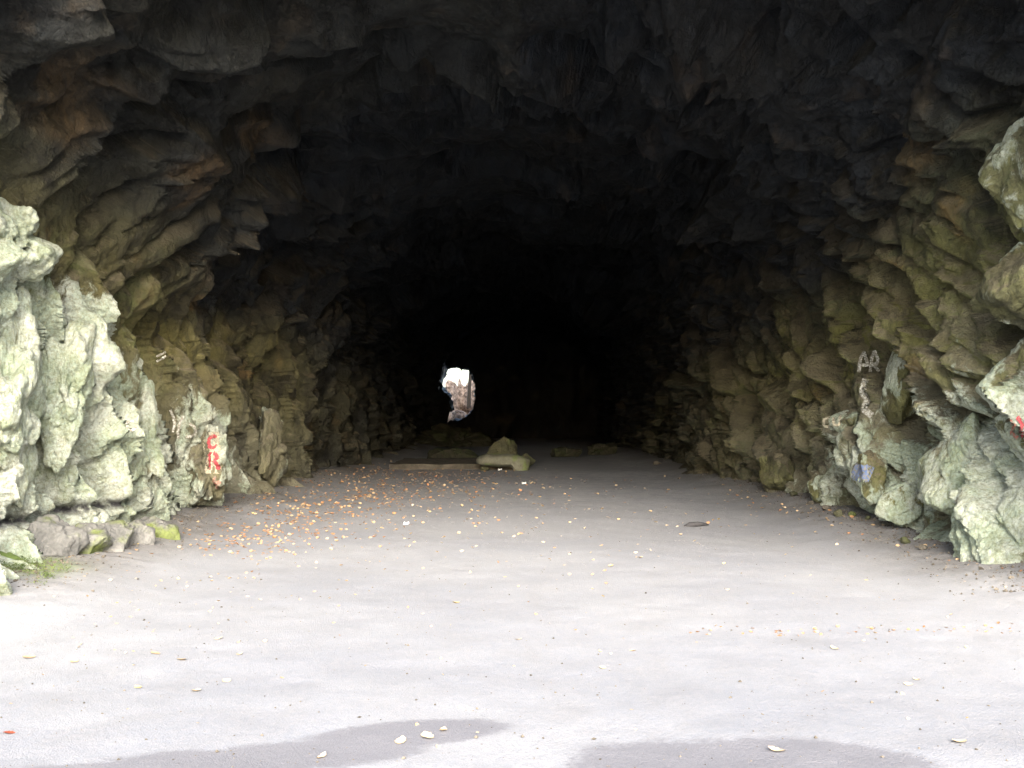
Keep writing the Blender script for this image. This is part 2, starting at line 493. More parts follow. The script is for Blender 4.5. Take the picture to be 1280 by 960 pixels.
# big wandering of the whole wall, the foot bevelled out, soot groove above the left plinth
disp += 0.30 * fbm(pf * (0.16, 0.16, 0.2), 3, 71)
disp += 0.16 * np.exp(-np.maximum(z, 0) / 0.5) * (y > 7.5)
disp += np.where(x > 0, 0.45, 0.15) * sstep(13, 27, y) * (1 - sstep(4.0, 6.0, z)) * (1 - sstep(40, 50, y))
groove = (x < 0) * np.exp(-((z - (0.52 + 0.07 * fbm(pf * 1.4, 3, 77))) / 0.06) ** 2) * sstep(8.3, 9, y) * (1 - sstep(11.8, 12.8, y))
disp -= 0.14 * groove
# a corner standing out high on the left, with the deep recess behind it
disp += 0.42 * sstep(-1.0, -2.6, x) * sstep(2.6, 3.8, z) * sstep(11.0, 12.4, y) * (1 - sstep(14.6, 14.9, y))
disp += 0.32 * sstep(-2.0, -3.0, x) * sstep(0.5, 2.0, z) * sstep(21, 22.5, y) * (1 - sstep(24.6, 25.0, y))
far_ = sstep(44, 54, y) * (x < 0)
disp = disp * (1 - 0.65 * far_) + 0.68 * (x < 0) * np.exp(-((y - 51) / 1.6) ** 2) * (1 - sstep(5.6, 6.4, z))
yb = np.repeat(Y, NC)
disp = np.where(yb < 8.0, disp * (0.5 + 0.5 * sstep(6.0, 8.0, yb)), disp)
Pd = (pf + nf_ * disp[:, None]).reshape(NR, NC, 3)
Nd = grid_normals(Pd)
flip = np.einsum('ijk,ijk->ij', Nd, Nm) < 0
if flip.mean() > 0.5: Nd = -Nd

# masks of the stone, and one of shade painted into its colour
conv = disp.reshape(NR, NC)
def blur(a, k):
    for ax in (0, 1):
        c = np.cumsum(np.concatenate((np.repeat(np.take(a, [0], ax), k + 1, ax), a, np.repeat(np.take(a, [-1], ax), k, ax)), ax), ax)
        n = a.shape[ax]
        a = (np.take(c, range(2 * k + 1, 2 * k + 1 + n), ax) - np.take(c, range(0, n), ax)) / (2 * k + 1)
    return a
hi = conv - blur(conv, 22)
hi = np.clip(hi / 0.10, -1, 1).ravel()
qx, qy, qz = Pd.reshape(-1, 3).T
wander = fbm(pf * 0.7, 4, 83)
lich = np.where(x < 0,
    1.15 * (1 - sstep(12.0, 21.0, qy + 0.6 * np.maximum(qz - 1.5, 0))) * (1 - sstep(2.7, 3.9, qz + 0.28 * (qy - 9.3))),
    1.05 * (1 - sstep(11.0, 20.0, qy)) * (1 - sstep(0.9, 2.4, qz + 0.10 * (qy - 10))) + 0.2 * (1 - sstep(9, 22, qy)) * (1 - sstep(2.0, 3.6, qz)))
lich = np.clip(lich * (0.40 + 0.35 * hi + 0.5 * wander + 0.75 * facet), 0, 1.3)
moss = np.where(x < 0, 0.75 * (1 - sstep(9.5, 16, qy)) * (1 - sstep(2.6, 4.0, qz)), 0.5 * (1 - sstep(10, 20, qy)) * (1 - sstep(1.5, 4, qz))) * sstep(-0.1, 0.4, fbm(pf * 1.1, 4, 87))
moss += 0.8 * sstep(0.35, 0.0, qz) * (x < 0) * (1 - sstep(9.6, 10.2, qy))
soot = np.clip(groove * 1.1, 0, 1) * sstep(-0.4, 0.2, fbm(pf * 2.3, 3, 91))
def to_px(px, py, Yd): return ((px - VPX) / F * Yd, Yd, CAM.z + (VPY - py) / F * Yd)
ochre = np.zeros(len(pf))
for px, py, Yd, ry, rz in ((185, 235, 12.7, .16, .28), (78, 312, 10.4, .13, .30), (230, 165, 14.0, .5, .35), (170, 215, 12.4, .5, .25), (300, 260, 16.8, .4, .35), (30, 120, 9.8, .5, .5),
        (270, 380, 15.3, .8, .12), (215, 372, 13.4, .3, .1), (320, 460, 18.5, .25, .2), (390, 545, 22.5, .8, .35), (1175, 195, 11.5, .55, .32), (1100, 300, 13.3, .35, .3), (1205, 270, 10.8, .2, .3), (1130, 350, 12.4, .35, .3),
        (1010, 480, 16.5, .25, .4), (1130, 460, 12.2, .3, .2), (1120, 560, 12.6, .15, .4)):
    cx_, cy_, cz_ = to_px(px, py, Yd)
    wob = 0.35 * fbm(pf * 2.2, 3, 95) if px == 185 else wob
    m = ((qy - cy_) / ry) ** 2 + ((qz - cz_) / rz) ** 2 + wob
    ochre = np.maximum(ochre, (1 - sstep(0.2, 1.5, m)) * (np.sign(qx) == np.sign(cx_)))
dusty = (1 - sstep(1.2, 3.3, qz + 0.12 * (qy - 10))) * (1 - sstep(16, 25, qy)) * np.where(x < 0, 0.85, 0.6) * (0.6 + 0.6 * facet)
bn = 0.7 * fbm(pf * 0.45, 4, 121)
shaded = np.maximum(sstep(2.8, 4.8, qz + bn + 0.10 * (qy - 9)) * np.where(x < 0, 0.95, 1.0), np.where(x > 0, 1.0, 0.0) * sstep(3.0, 5.2, qz + bn + 0.12 * (qy - 9)))  # upper rock painted darker, where little daylight reaches
shaded = np.maximum(shaded, 0.8 * sstep(13.5, 27, qy + 2 * bn))  # painted darker with depth, like fading daylight
shaded = np.maximum(shaded, np.where(x < 0, 1.0, 0.0) * sstep(14.4, 15.6, qy + .5 * bn) * sstep(2.3, 3.6, qz + bn))  # shade of the recess behind the corner, painted near black
shaded *= np.where(x < 0, 0.97 + 0.03 * sstep(10.5, 15, qy + bn), 1.0)
A = {'lichen': lich.reshape(NR, NC), 'moss': moss.reshape(NR, NC), 'soot': soot.reshape(NR, NC), 'ochre': ochre.reshape(NR, NC), 'facet': facet.reshape(NR, NC), 'dusty': dusty.reshape(NR, NC), 'side': (x > 0).astype(float).reshape(NR, NC), 'shaded': shaded.reshape(NR, NC)}

cl_ = int(np.argmax((PR[:, 1] > 5.3))) ; cr_ = NC - 1 - int(np.argmax(PR[::-1, 1] > 5.3))
def shell_part(name, r0, r1, c0, c1, mat, parent):
    v = sub_grid(Pd, r0, r1, c0, c1); f = grid_faces(r1 - r0, c1 - c0)
    me = mesh_np(name, v, f[:, ::-1], mat, {a: sub_grid(b, r0, r1, c0, c1) for a, b in A.items()}, sub_grid(Nd, r0, r1, c0, c1))
    return link(name, me, parent), v, f

tunnel = empty('rock_tunnel', (0, 8.0, 0))
tag(tunnel, 'rough unlined tunnel through dark rock, black inside, pale lichen near its mouth', 'tunnel')
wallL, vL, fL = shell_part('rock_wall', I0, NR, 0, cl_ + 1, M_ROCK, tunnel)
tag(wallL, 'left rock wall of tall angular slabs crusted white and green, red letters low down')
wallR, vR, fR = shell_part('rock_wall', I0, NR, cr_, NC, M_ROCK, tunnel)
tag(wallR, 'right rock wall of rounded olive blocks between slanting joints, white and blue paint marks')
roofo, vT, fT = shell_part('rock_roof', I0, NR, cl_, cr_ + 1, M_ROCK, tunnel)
cliff, _, _ = shell_part('cliff', 0, I0 + 1, 0, NC, M_ROCK, None)
tag(cliff, 'grey rock cliff face round the tunnel mouth', None, None, 'structure')

# ------------------------------------------------------------------ end wall with its ragged opening
YE = 60.0
outline = [(550, 458), (556, 456), (562, 458), (568, 457), (575, 459), (586, 460), (591, 468), (594, 482), (594, 498), (591, 511), (584, 521), (572, 526), (560, 529), (552, 533), (547, 529), (548, 521), (556, 515), (563, 510), (561, 502), (562, 496), (555, 490), (549, 481), (548, 469)]
ol = np.array([[to_px(a, b, YE)[0], to_px(a, b, YE)[2]] for a, b in outline])
hc = ol.mean(0)
nA, nRg = 260, 150
t = np.linspace(0, len(ol), nA, endpoint=False)
olc = np.vstack((ol, ol[:1]))
on = np.stack((np.interp(t, np.arange(len(ol) + 1), olc[:, 0]), np.interp(t, np.arange(len(ol) + 1), olc[:, 1])), 1)
rad = np.concatenate((np.linspace(0, 1, 20)[:-1] * 0.0, np.linspace(0, 1, nRg - 19) ** 2.0 * 34.0))
dep = np.concatenate((np.linspace(2.2, 0, 20)[:-1], np.zeros(nRg - 19)))
d = on - hc; ln = np.linalg.norm(d, axis=1, keepdims=True); d = d / ln
EW = np.empty((nRg, nA + 1, 3))
on1 = np.vstack((on, on[:1])); d1 = np.vstack((d, d[:1]))
EW[:, :, 0] = on1[None, :, 0] + rad[:, None] * d1[None, :, 0]
EW[:, :, 2] = on1[None, :, 1] + rad[:, None] * d1[None, :, 1]
EW[:, :, 1] = YE + dep[:, None]
EW[:, :, 2] = np.minimum(EW[:, :, 2], 8.4)
ew = EW.reshape(-1, 3)
far = np.minimum(np.repeat(rad, nA + 1) / 2.0, 1)
ew[:, 1] += 0.25 * fbm(ew * 1.2, 4, 101) + far * 1.1 * fbm(ew * 0.35, 3, 103)
hb, _ = blocks(ew, 0.9, 0.25, 1.4, 105, basis((0.2, 0, 1), 1.6)); ew[:, 1] -= hb * (0.3 + 0.7 * far)
inner = np.repeat(rad, nA + 1) == 0
ew[inner, 0] += 0.13 * fbm(ew[inner] * (6, 2, 6), 3, 111); ew[inner, 2] += 0.13 * fbm(ew[inner] * (6, 2, 6), 3, 113)
ew[inner, 0] += 0.22 * fbm(ew[inner] * 2.2, 3, 107); ew[inner, 2] += 0.22 * fbm(ew[inner] * 2.2, 3, 109)
me = mesh_np('end_wall', ew, grid_faces(nRg, nA + 1), M_ROCK, {a: np.full(len(ew), float(a == 'shaded')) for a in A})  # end wall takes the painted shade in full
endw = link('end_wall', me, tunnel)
tag(endw, 'black rubble-choked far end with a ragged bright hole to daylight')

# ------------------------------------------------------------------ free-standing rocks and outcrops
def ico(sub):
    import bmesh
    bm = bmesh.new(); bmesh.ops.create_icosphere(bm, subdivisions=sub, radius=1.0)
    v = np.array([q.co[:] for q in bm.verts]); f = np.array([[q.index for q in p.verts] for p in bm.faces])
    bm.free(); return v, f
ICO = {}
def rock_mesh(name, center, radii, rot, seed, mat, sub=6, cuts=14, rough=0.075, block=0.0, attrs=None):
    """a broken block: ball cut by random planes, then weathered"""
    if sub not in ICO: ICO[sub] = ico(sub)
    v, f = ICO[sub]; v = v.copy()
    r = np.random.default_rng(seed)
    nn = r.normal(size=(cuts, 3)); nn /= np.linalg.norm(nn, axis=1, keepdims=True)
    dd = r.uniform(0.50, 0.84, cuts)
    if block:
        ax = np.vstack((np.eye(3), -np.eye(3))) + r.normal(size=(6, 3)) * 0.12
        nn = np.vstack((nn, ax / np.linalg.norm(ax, axis=1, keepdims=True))); dd = np.concatenate((dd, np.full(6, 1 - 0.42 * block)))
    dv = v @ nn.T
    lim = np.where(dv > 1e-3, dd / np.maximum(dv, 1e-3), 9.0)
    soft = -np.log(np.exp(-55 * np.minimum(lim, 2)).sum(1) + np.exp(-55)) / 55
    v = v * soft[:, None]
    v = v * np.array(radii)
    E = Matrix.Rotation(rot[2], 3, 'Z') @ Matrix.Rotation(rot[1], 3, 'Y') @ Matrix.Rotation(rot[0], 3, 'X')
    v = v @ np.array(E).T
    nrm = v / np.linalg.norm(v, axis=1, keepdims=True)
    w_ = v + np.array(center)
    sc = float(np.mean(radii))
    b1, f1_ = blocks(w_ + seed, 0.62 * sc, 1.0, 1.6, seed, basis((0.1, 0.3, 1), 1.6), 0.1)
    b2, _ = blocks(w_ + seed, 0.20 * sc, 1.0, 1.4, seed + 1, basis((0.1, 0.2, 1), 1.5), 0.3)
    dsp = rough * sc * (1.1 * b1 + 0.5 * b2 + 1.2 * fbm((w_ + seed) * 2.5 / sc, 5, seed + 3))
    w_ = w_ + nrm * dsp[:, None]
    at = {a: np.zeros(len(w_)) for a in A}; at['facet'] = f1_; at['dusty'] = at['dusty'] + (.5 if center[1] < 20 and center[0] < 0 else .15); at['side'] = at['side'] + (center[0] > 0)
    for a, val in (attrs or {}).items():
        at[a] = np.clip(val * (1 + 0.6 * fbm(w_ * 1.8, 3, seed + 9)) + 0.35 * np.clip(dsp / (rough * sc), -1, 1) * (a == 'lichen') * (val > 0), 0, 1.3)
    return mesh_np(name, w_, f, mat, at)

def outcrop(px, py, Yd, radii, rot, seed, parent, label=None, attrs=None, inset=0.0, mat=None, **kw):
    c = to_px(px, py, Yd)
    c = (c[0] + inset, c[1], c[2])
    o = link('rock_outcrop', rock_mesh('rock_outcrop', c, radii, rot, seed, mat or M_ROCK, attrs=attrs, **kw), parent)
    if label: tag(o, label)
    return o
# right side, from the near edge inwards
outcrop(1268, 215, 9.3, (.62, .75, .74), (0.2, 0.4, 0.2), 11, wallR, 'pale overhanging rock nose high at the right edge', {'lichen': .40, 'moss': .2}, .27)
outcrop(1262, 365, 9.7, (.52, .7, .46), (0.1, -0.5, 0.1), 12, wallR, None, {'lichen': .12}, .22)
outcrop(1268, 468, 9.9, (.50, .6, .40), (0.3, -0.5, 0.0), 13, wallR, None, {'lichen': .45}, .2)
outcrop(1288, 545, 9.9, (.45, .5, .42), (0.0, -0.2, 0.3), 14, wallR, None, {'lichen': .5}, .10)
outcrop(1195, 600, 11.0, (.52, .62, .74), (0.1, 0.12, 0.2), 15, wallR, 'big pale boulder-like block bulging from the foot of the wall', {'lichen': .9, 'moss': .4}, .10, cuts=18)
outcrop(1284, 665, 9.9, (.50, .62, .62), (0.2, 0.5, 0.3), 16, wallR, None, {'lichen': 1.0, 'moss': .2}, .05)
outcrop(1106, 632, 12.3, (.30, .4, .36), (0.0, 0.2, 0.2), 17, wallR, None, {'lichen': .7, 'moss': .3}, .14)
outcrop(1070, 592, 13.2, (.30, .45, .42), (0.1, 0.1, 0.0), 18, wallR, None, {'lichen': .5}, .17)
outcrop(1092, 490, 13.2, (.24, .42, .75), (-0.2, 0.25, 0.0), 19, wallR, None, {'lichen': .5}, .36)
outcrop(1040, 530, 14.4, (.30, .5, .22), (0.0, 0.3, 0.0), 20, wallR, None, {'lichen': .55}, .16)
outcrop(1180, 200, 11.6, (.5, .62, .40), (0.3, 0.5, 0.0), 21, wallR, 'smooth bulging ochre rock high on the right', {'ochre': 1.1}, .22, rough=.025)
outcrop(955, 590, 18.0, (.35, .6, .42), (0.1, 0.1, 0.2), 22, wallR, None, {}, .25)
outcrop(1010, 610, 15.6, (.32, .5, .4), (0.1, 0.2, 0.0), 23, wallR, None, {'lichen': .3}, .24)
# left side
outcrop(8, 300, 9.6, (.50, .62, .50), (0.1, -0.2, 0.2), 31, wallL, 'pale rock bulge overhanging at the left edge', {'lichen': 1.0, 'moss': .35}, -.20, rough=.15, cuts=13)
outcrop(28, 500, 9.7, (.46, .55, 1.15), (-0.12, -0.1, 0.1), 32, wallL, None, {'lichen': 1.15, 'moss': .3}, -.24, rough=.15, cuts=13)
outcrop(105, 480, 10.7, (.34, .42, 1.0), (-0.16, -0.1, -0.1), 33, wallL, None, {'lichen': 1.0, 'moss': .3}, -.22, rough=.15, cuts=13)
outcrop(266, 575, 14.7, (.38, .5, .78), (-0.15, 0.0, 0.1), 35, wallL, None, {'lichen': .6}, -.10, rough=.15, cuts=13)
outcrop(195, 560, 12.7, (.34, .42, .95), (-0.2, -0.1, 0.0), 36, wallL, None, {'lichen': .8, 'moss': .3}, -.24, rough=.15, cuts=13)
outcrop(350, 560, 18.5, (.36, .5, .95), (-0.15, 0.0, 0.0), 37, wallL, None, {'lichen': .1}, -.16, rough=.15, cuts=13)
outcrop(14, 706, 9.35, (.50, .42, .15), (0.1, 0.15, 0.2), 38, wallL, 'low hump of rock bright with moss at the left edge', {}, -.12, rough=.05, mat=plain_rock('moss_hump', (0.10, 0.115, 0.05), (0.18, 0.19, 0.10), .6, (0.12, 0.17, 0.04)))
# the grey plinth blocks under the soot line
for i, (px, py, Yd, rx, rz) in enumerate(((75, 680, 10.0, .36, .30), (120, 677, 10.4, .34, .30), (150, 672, 10.8, .30, .28), (182, 668, 11.3, .34, .28), (208, 662, 11.9, .30, .24))):
    o = link('rock_outcrop', rock_mesh('rock_outcrop', to_px(px - 16, py + 6, Yd), (rx, .40, rz), (0.1, 0.35, 0.3 * i - .4), 41 + i, plinth_mat if i else (plinth_mat := plain_rock('grey_plinth_rock', (0.095, 0.094, 0.088), (0.19, 0.185, 0.17), 0.35)), cuts=10, rough=.07, block=.6, sub=6), wallL)
    if i == 0: tag(o, 'grey flat-faced blocks at the foot of the left wall')

# ------------------------------------------------------------------ ground, one sheet to the horizon
def axis(fine, coarse_to, growth=1.35):
    a = list(fine); st = a[-1] - a[-2]
    while a[-1] < coarse_to: st *= growth; a.append(a[-1] + st)
    return a
gx = axis(np.arange(0, 6.2, 0.035), 1500)
gx = np.array([-q for q in gx[:0:-1]] + gx)
gy = [3.6]
while gy[-1] < 64: gy.append(gy[-1] + max(0.02, 0.0034 * gy[-1]))
gy = np.array([-1500, -500, -150, -50, -20, -8, -3, 0, 1.5, 2.5, 3.2] + axis(gy, 1500))
GX, GY = np.meshgrid(gx, gy)
def ground_z(X, Yv):
    p = np.stack((X.ravel(), Yv.ravel(), np.zeros(X.size)), 1)
    z_ = 0.035 * fbm(p * 0.45, 3, 201) + 0.008 * fbm(p * 3.0, 3, 203)
    side = np.abs(p[:, 0]) + 0.35 * fbm(p * 0.6, 3, 205)
    intun = sstep(6.5, 9, p[:, 1])
    z_ += (0.20 * sstep(3.2, 5.0, side) + 0.02 * fbm(p * 6, 3, 207) * sstep(3.6, 4.4, side)) * intun
    return np.where(np.hypot(p[:, 0], p[:, 1]) > 90, 0.0, z_).reshape(X.shape)
GZ = ground_z(GX, GY)
G = np.stack((GX, GY, GZ), -1)
gp = np.stack((GX.ravel(), GY.ravel(), np.zeros(GX.size)), 1)
side = np.abs(gp[:, 0]) + 0.45 * fbm(gp * 0.7, 4, 211)
dirt = 0.7 * sstep(3.3, 4.5, side) * sstep(7.5, 10, gp[:, 1]) + 0.12 * sstep(20, 30, gp[:, 1]) * sstep(-.2, .3, fbm(gp * .5, 3, 213))
gmoss = 1.0 * np.exp(-((gp[:, 0] + 4.55) / 0.32) ** 2 - ((gp[:, 1] - 9.35) / 0.35) ** 2) * 1.3
def on_ground(px, py):
    Yd = CAM.z * F / (py - VPY)
    return (px - VPX) / F * Yd, Yd
def darker_patches():
    # darker, smoother patches on the tarmac in front of the camera: signed field made of a few long ellipses
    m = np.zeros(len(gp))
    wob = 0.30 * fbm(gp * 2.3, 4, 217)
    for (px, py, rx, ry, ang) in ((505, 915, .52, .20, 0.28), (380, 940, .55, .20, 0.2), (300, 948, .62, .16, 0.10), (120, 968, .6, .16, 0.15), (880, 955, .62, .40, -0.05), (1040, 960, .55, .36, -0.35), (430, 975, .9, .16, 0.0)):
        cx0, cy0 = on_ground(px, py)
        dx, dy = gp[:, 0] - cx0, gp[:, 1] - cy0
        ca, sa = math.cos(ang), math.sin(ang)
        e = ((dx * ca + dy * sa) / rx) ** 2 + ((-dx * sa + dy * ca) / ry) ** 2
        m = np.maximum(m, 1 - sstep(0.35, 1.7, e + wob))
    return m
me = mesh_np('ground', G.reshape(-1, 3), grid_faces(len(gy), len(gx)), M_GROUND, {'deep_lift': sstep(11, 22, gp[:, 1]), 'dirt': np.clip(dirt, 0, 1), 'darker': darker_patches(), 'moss': np.clip(gmoss, 0, 1)})
tag(link('ground', me), 'pale worn tarmac floor running into the tunnel', None, None, 'structure')
def gz(X, Yv): return float(ground_z(np.array([[X]]), np.array([[Yv]]))[0, 0])

# ------------------------------------------------------------------ hill over the tunnel
hx = np.linspace(-38, 38, 90); hy = np.linspace(4.6, 62.0, 90)
HX, HY = np.meshgrid(hx, hy)
hp = np.stack((HX.ravel(), HY.ravel(), np.zeros(HX.size)), 1)
t_ = (HY - 4.6) / 57.4
HZ = 10.5 - 3.2 * t_ + 12 * np.sin(np.pi * np.clip(t_ * 0.9 + 0.08, 0, 1)) + fbm(hp * 0.15, 4, 301).reshape(HX.shape) * 1.5 + sstep(0, 0.1, t_) * 8.0 * (1 - sstep(0.7, 1.0, t_))
HZ = HZ * (0.25 + 0.75 * (1 - sstep(22, 38, np.abs(HX)))) 
me = mesh_np('hill', np.stack((HX, HY, HZ), -1).reshape(-1, 3), grid_faces(90, 90), M_HILL)
tag(link('hill', me), 'scrubby hill over the tunnel', None, None, 'structure')

# ------------------------------------------------------------------ beyond the far opening
def rock_thing(name, center, radii, rot, seed, mat, label, cat, group=None, **kw):
    o = link(name, rock_mesh(name, center, radii, rot, seed, mat, **kw))
    return tag(o, label, cat, group)
rock_thing('rock_bank', (-4.0, 71.5, 1.35), (3.0, 2.0, 3.0), (0, 0.1, 0.2), 61, M_PINK, 'sunlit pinkish rock bank seen through the far opening', 'rock bank', rough=.30, cuts=20)
rock_thing('boulder', (-3.9, 68.3, 1.0), (1.1, .8, .75), (0.1, 0.2, 0.2), 62, M_PINK, 'pinkish boulder low in the bright far opening', 'boulder', rough=.16)
rock_thing('boulder', (-2.6, 68.9, 1.8), (.7, .7, .8), (0.3, 0.1, 0.4), 63, M_PINK, 'pinkish boulder at the right of the bright far opening', 'boulder', rough=.16)
rock_thing('added_rubble', (-3.2, 46.5, 0.1), (2.6, 1.6, .95), (0, 0, .2), 64, M_DIM, 'added dark rubble heap hiding the lit floor below the far opening', 'rubble heap', rough=.12, cuts=24)  # heap added to hide the floor lit through the opening
def limb(pts, rads, n=10):
    V, Fc = [], []
    for i, (p, r_) in enumerate(zip(pts, rads)):
        p = Vector(p)
        a = (Vector(pts[min(i + 1, len(pts) - 1)]) - Vector(pts[max(i - 1, 0)])).normalized()
        u = a.cross(Vector((0, 1, 0.2))).normalized(); v_ = a.cross(u)
        for k_ in range(n):
            t = 2 * math.pi * k_ / n
            V.append(p + (u * math.cos(t) + v_ * math.sin(t)) * r_ * (1 + .12 * math.sin(3 * t + i)))
    for i in range(len(pts) - 1):
        for k_ in range(n):
            Fc.append((i * n + k_, i * n + (k_ + 1) % n, (i + 1) * n + (k_ + 1) % n, (i + 1) * n + k_))
    return np.array([q[:] for q in V]), np.array(Fc)
M_BARK = flat_mat('bark', (0.13, 0.10, 0.07), 0.5)
tree = empty('bare_tree', (-3.45, 69.6, 2.4))
tag(tree, 'thin leafless tree against the white sky in the far opening', 'tree')
v_, f_ = limb([(-3.55, 69, 1.9), (-3.5, 69, 3.2), (-3.42, 69, 4.4), (-3.5, 69.1, 6), (-3.4, 69.2, 8)], [.15, .12, .1, .07, .03])
link('trunk', mesh_np('trunk', v_, f_, M_BARK), tree)
for pts in ([(-3.44, 69, 3.7), (-3.2, 69, 4.5), (-3.05, 69.1, 5.6)], [(-3.44, 69, 4.4), (-3.9, 69.1, 5.4), (-4.2, 69.2, 6.6)]):
    v_, f_ = limb(pts, [.07, .05, .02]); link('branch', mesh_np('branch', v_, f_, M_BARK), tree)

# ------------------------------------------------------------------ stones in the middle of the floor
def slab_stone():
    # long rounded slab, its right end thickening down to the floor
    v, f = ico(6)
    sg = lambda a, e: np.sign(a) * np.abs(a) ** e
    w_ = np.stack((sg(v[:, 0], .62) * .73, sg(v[:, 1], .7) * .42, sg(v[:, 2], .62) * .165), 1) + np.array((-.47, 27.3, .285))
    low = sstep(0.05, -0.1, v[:, 2])
    w_[:, 2] -= low * .24 * sstep(-.28, -.02, w_[:, 0])
    w_[:, 2] -= .05 * sstep(-.1, .26, w_[:, 0])
    w_ += 0.045 * np.stack([fbm(w_ * 2.6, 5, 400 + a) for a in range(3)], 1)
    return mesh_np('stone_slab', w_, f, M_SLAB)
tag(link('stone_slab', slab_stone()), 'pale mossy stone slab like a low bench in the middle of the tunnel floor', 'stone slab')
rock_thing('boulder', (-0.50, 28.6, .34), (.72, .6, .66), (0, 0, .3), 71, M_BOULDER, 'dark mossy rounded boulder behind the pale slab', 'boulder', rough=.05, cuts=44)
rock_thing('stone', (0.15, 28.3, .18), (.30, .3, .30), (0, 0, .3), 72, M_BOULDER, 'small dark stone against the right end of the pale slab', 'stone', rough=.05, sub=5)
rock_thing('stone', (-0.98, 27.35, .05), (.16, .2, .15), (0, 0, .3), 73, M_BOULDER, 'small dark stone propping the left end of the pale slab', 'stone', rough=.05, sub=4)

def rough_box(name, x0, x1, y0, y1, z0, z1, mat, seed, nx=60, ny=20, nz=6, amp=.02):
    import bmesh
    bm = bmesh.new(); bmesh.ops.create_cube(bm, size=1.0)
    bmesh.ops.subdivide_edges(bm, edges=bm.edges[:], cuts=18, use_grid_fill=True)
    v = np.array([q.co[:] for q in bm.verts]); f = np.array([[q.index for q in p.verts] for p in bm.faces]); bm.free()
    h = np.array((x1 - x0, y1 - y0, z1 - z0))
    w_ = v * h + np.array(((x0 + x1) / 2, (y0 + y1) / 2, (z0 + z1) / 2))
    w_ += amp * np.stack([fbm(w_ * 2.2, 4, seed + a) for a in range(3)], 1)
    return mesh_np(name, w_, f, mat, smooth=False)
tag(link('concrete_ledge', rough_box('concrete_ledge', -3.65, -0.15, 27.9, 31.5, -.1, .14, M_CONC, 81, amp=.05)), 'low concrete ledge edged with fallen leaves, left of the stone slab', 'ledge')
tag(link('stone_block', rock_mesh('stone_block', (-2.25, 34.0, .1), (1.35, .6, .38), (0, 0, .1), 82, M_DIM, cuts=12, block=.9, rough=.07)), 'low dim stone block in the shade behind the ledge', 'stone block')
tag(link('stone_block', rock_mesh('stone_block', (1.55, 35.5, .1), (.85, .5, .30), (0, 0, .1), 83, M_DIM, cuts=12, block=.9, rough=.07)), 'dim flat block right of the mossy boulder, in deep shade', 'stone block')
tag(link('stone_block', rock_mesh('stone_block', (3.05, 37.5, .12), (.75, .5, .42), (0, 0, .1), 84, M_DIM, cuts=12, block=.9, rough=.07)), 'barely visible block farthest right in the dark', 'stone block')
X, Yd = on_ground(820, 583); rock_thing('stone', (X, Yd, .06), (.16, .13, .11), (0, 0, .4), 85, M_CONC, 'small pale stone alone on the right of the dark floor', 'stone', sub=4)

rs = np.random.default_rng(5)
for i, (px, py, sz) in enumerate(((1030, 652, .10), (1046, 660, .13), (1062, 662, .09), (1012, 644, .09), (990, 634, .12), (1128, 690, .10), (1150, 700, .08), (1215, 715, .10), (950, 616, .13), (930, 606, .11), (1082, 668, .07))):
    X, Yd = on_ground(px, py)
    rock_thing('stone', (X, Yd, gz(X, Yd) + sz * .3), (sz * .7, sz * .6, sz * .45), (0, 0, i * 1.3), 500 + i, M_BOULDER if i % 3 else M_CONC, 'small loose stone at the foot of the right wall', 'stone', 'small loose stones at the foot of the right wall', sub=4, cuts=9)

# ------------------------------------------------------------------ paint on the walls
def wall_bvh(v, nr, nc, ymax):
    f = grid_faces(nr, nc)
    vv = v.reshape(nr, nc, 3)
    rows = int((vv[:, nc // 2, 1] < ymax).sum())
    f = f[: (rows - 1) * (nc - 1)]
    return v[: rows * nc], f
def make_bvh(parts):
    V, Fc, off = [], [], 0
    for v, f in parts:
        V.append(v); Fc.append(f + off); off += len(v)
    V = np.vstack(V)
    return V, Fc
def obj_np(o):
    me = o.data
    v = np.empty(len(me.vertices) * 3, np.float32); me.vertices.foreach_get('co', v)
    n = len(me.polygons); k = len(me.loops) // n
    li = np.empty(len(me.loops), np.int32); me.loops.foreach_get('vertex_index', li)
    return v.reshape(-1, 3), li.reshape(n, k)
def bvh_side(v, nc, ymax, wall):
    nr = len(v) // nc
    vv, ff = wall_bvh(v, nr, nc, ymax)
    zlim = vv[ff[:, 0], 2] < 3.2
    ff = ff[zlim]
    V = [vv]; Fs = ff.tolist(); off = len(vv)
    for ch in [o for o in wall.children if o.name.startswith('rock_outcrop')]:
        a, b = obj_np(ch)
        V.append(a); Fs += (b + off).tolist(); off += len(a)
    return BVHTree.FromPolygons(np.vstack(V).tolist(), Fs)
BL = bvh_side(vL, cl_ + 1, 19, wallL)
BR = bvh_side(vR, NC - cr_, 17, wallR)
cam_inv = camo.matrix_basis.to_3x3()
def ray(px, py):
    return (cam_inv @ Vector(((px - 640) / F, -(py - 480) / F, -1))).normalized()
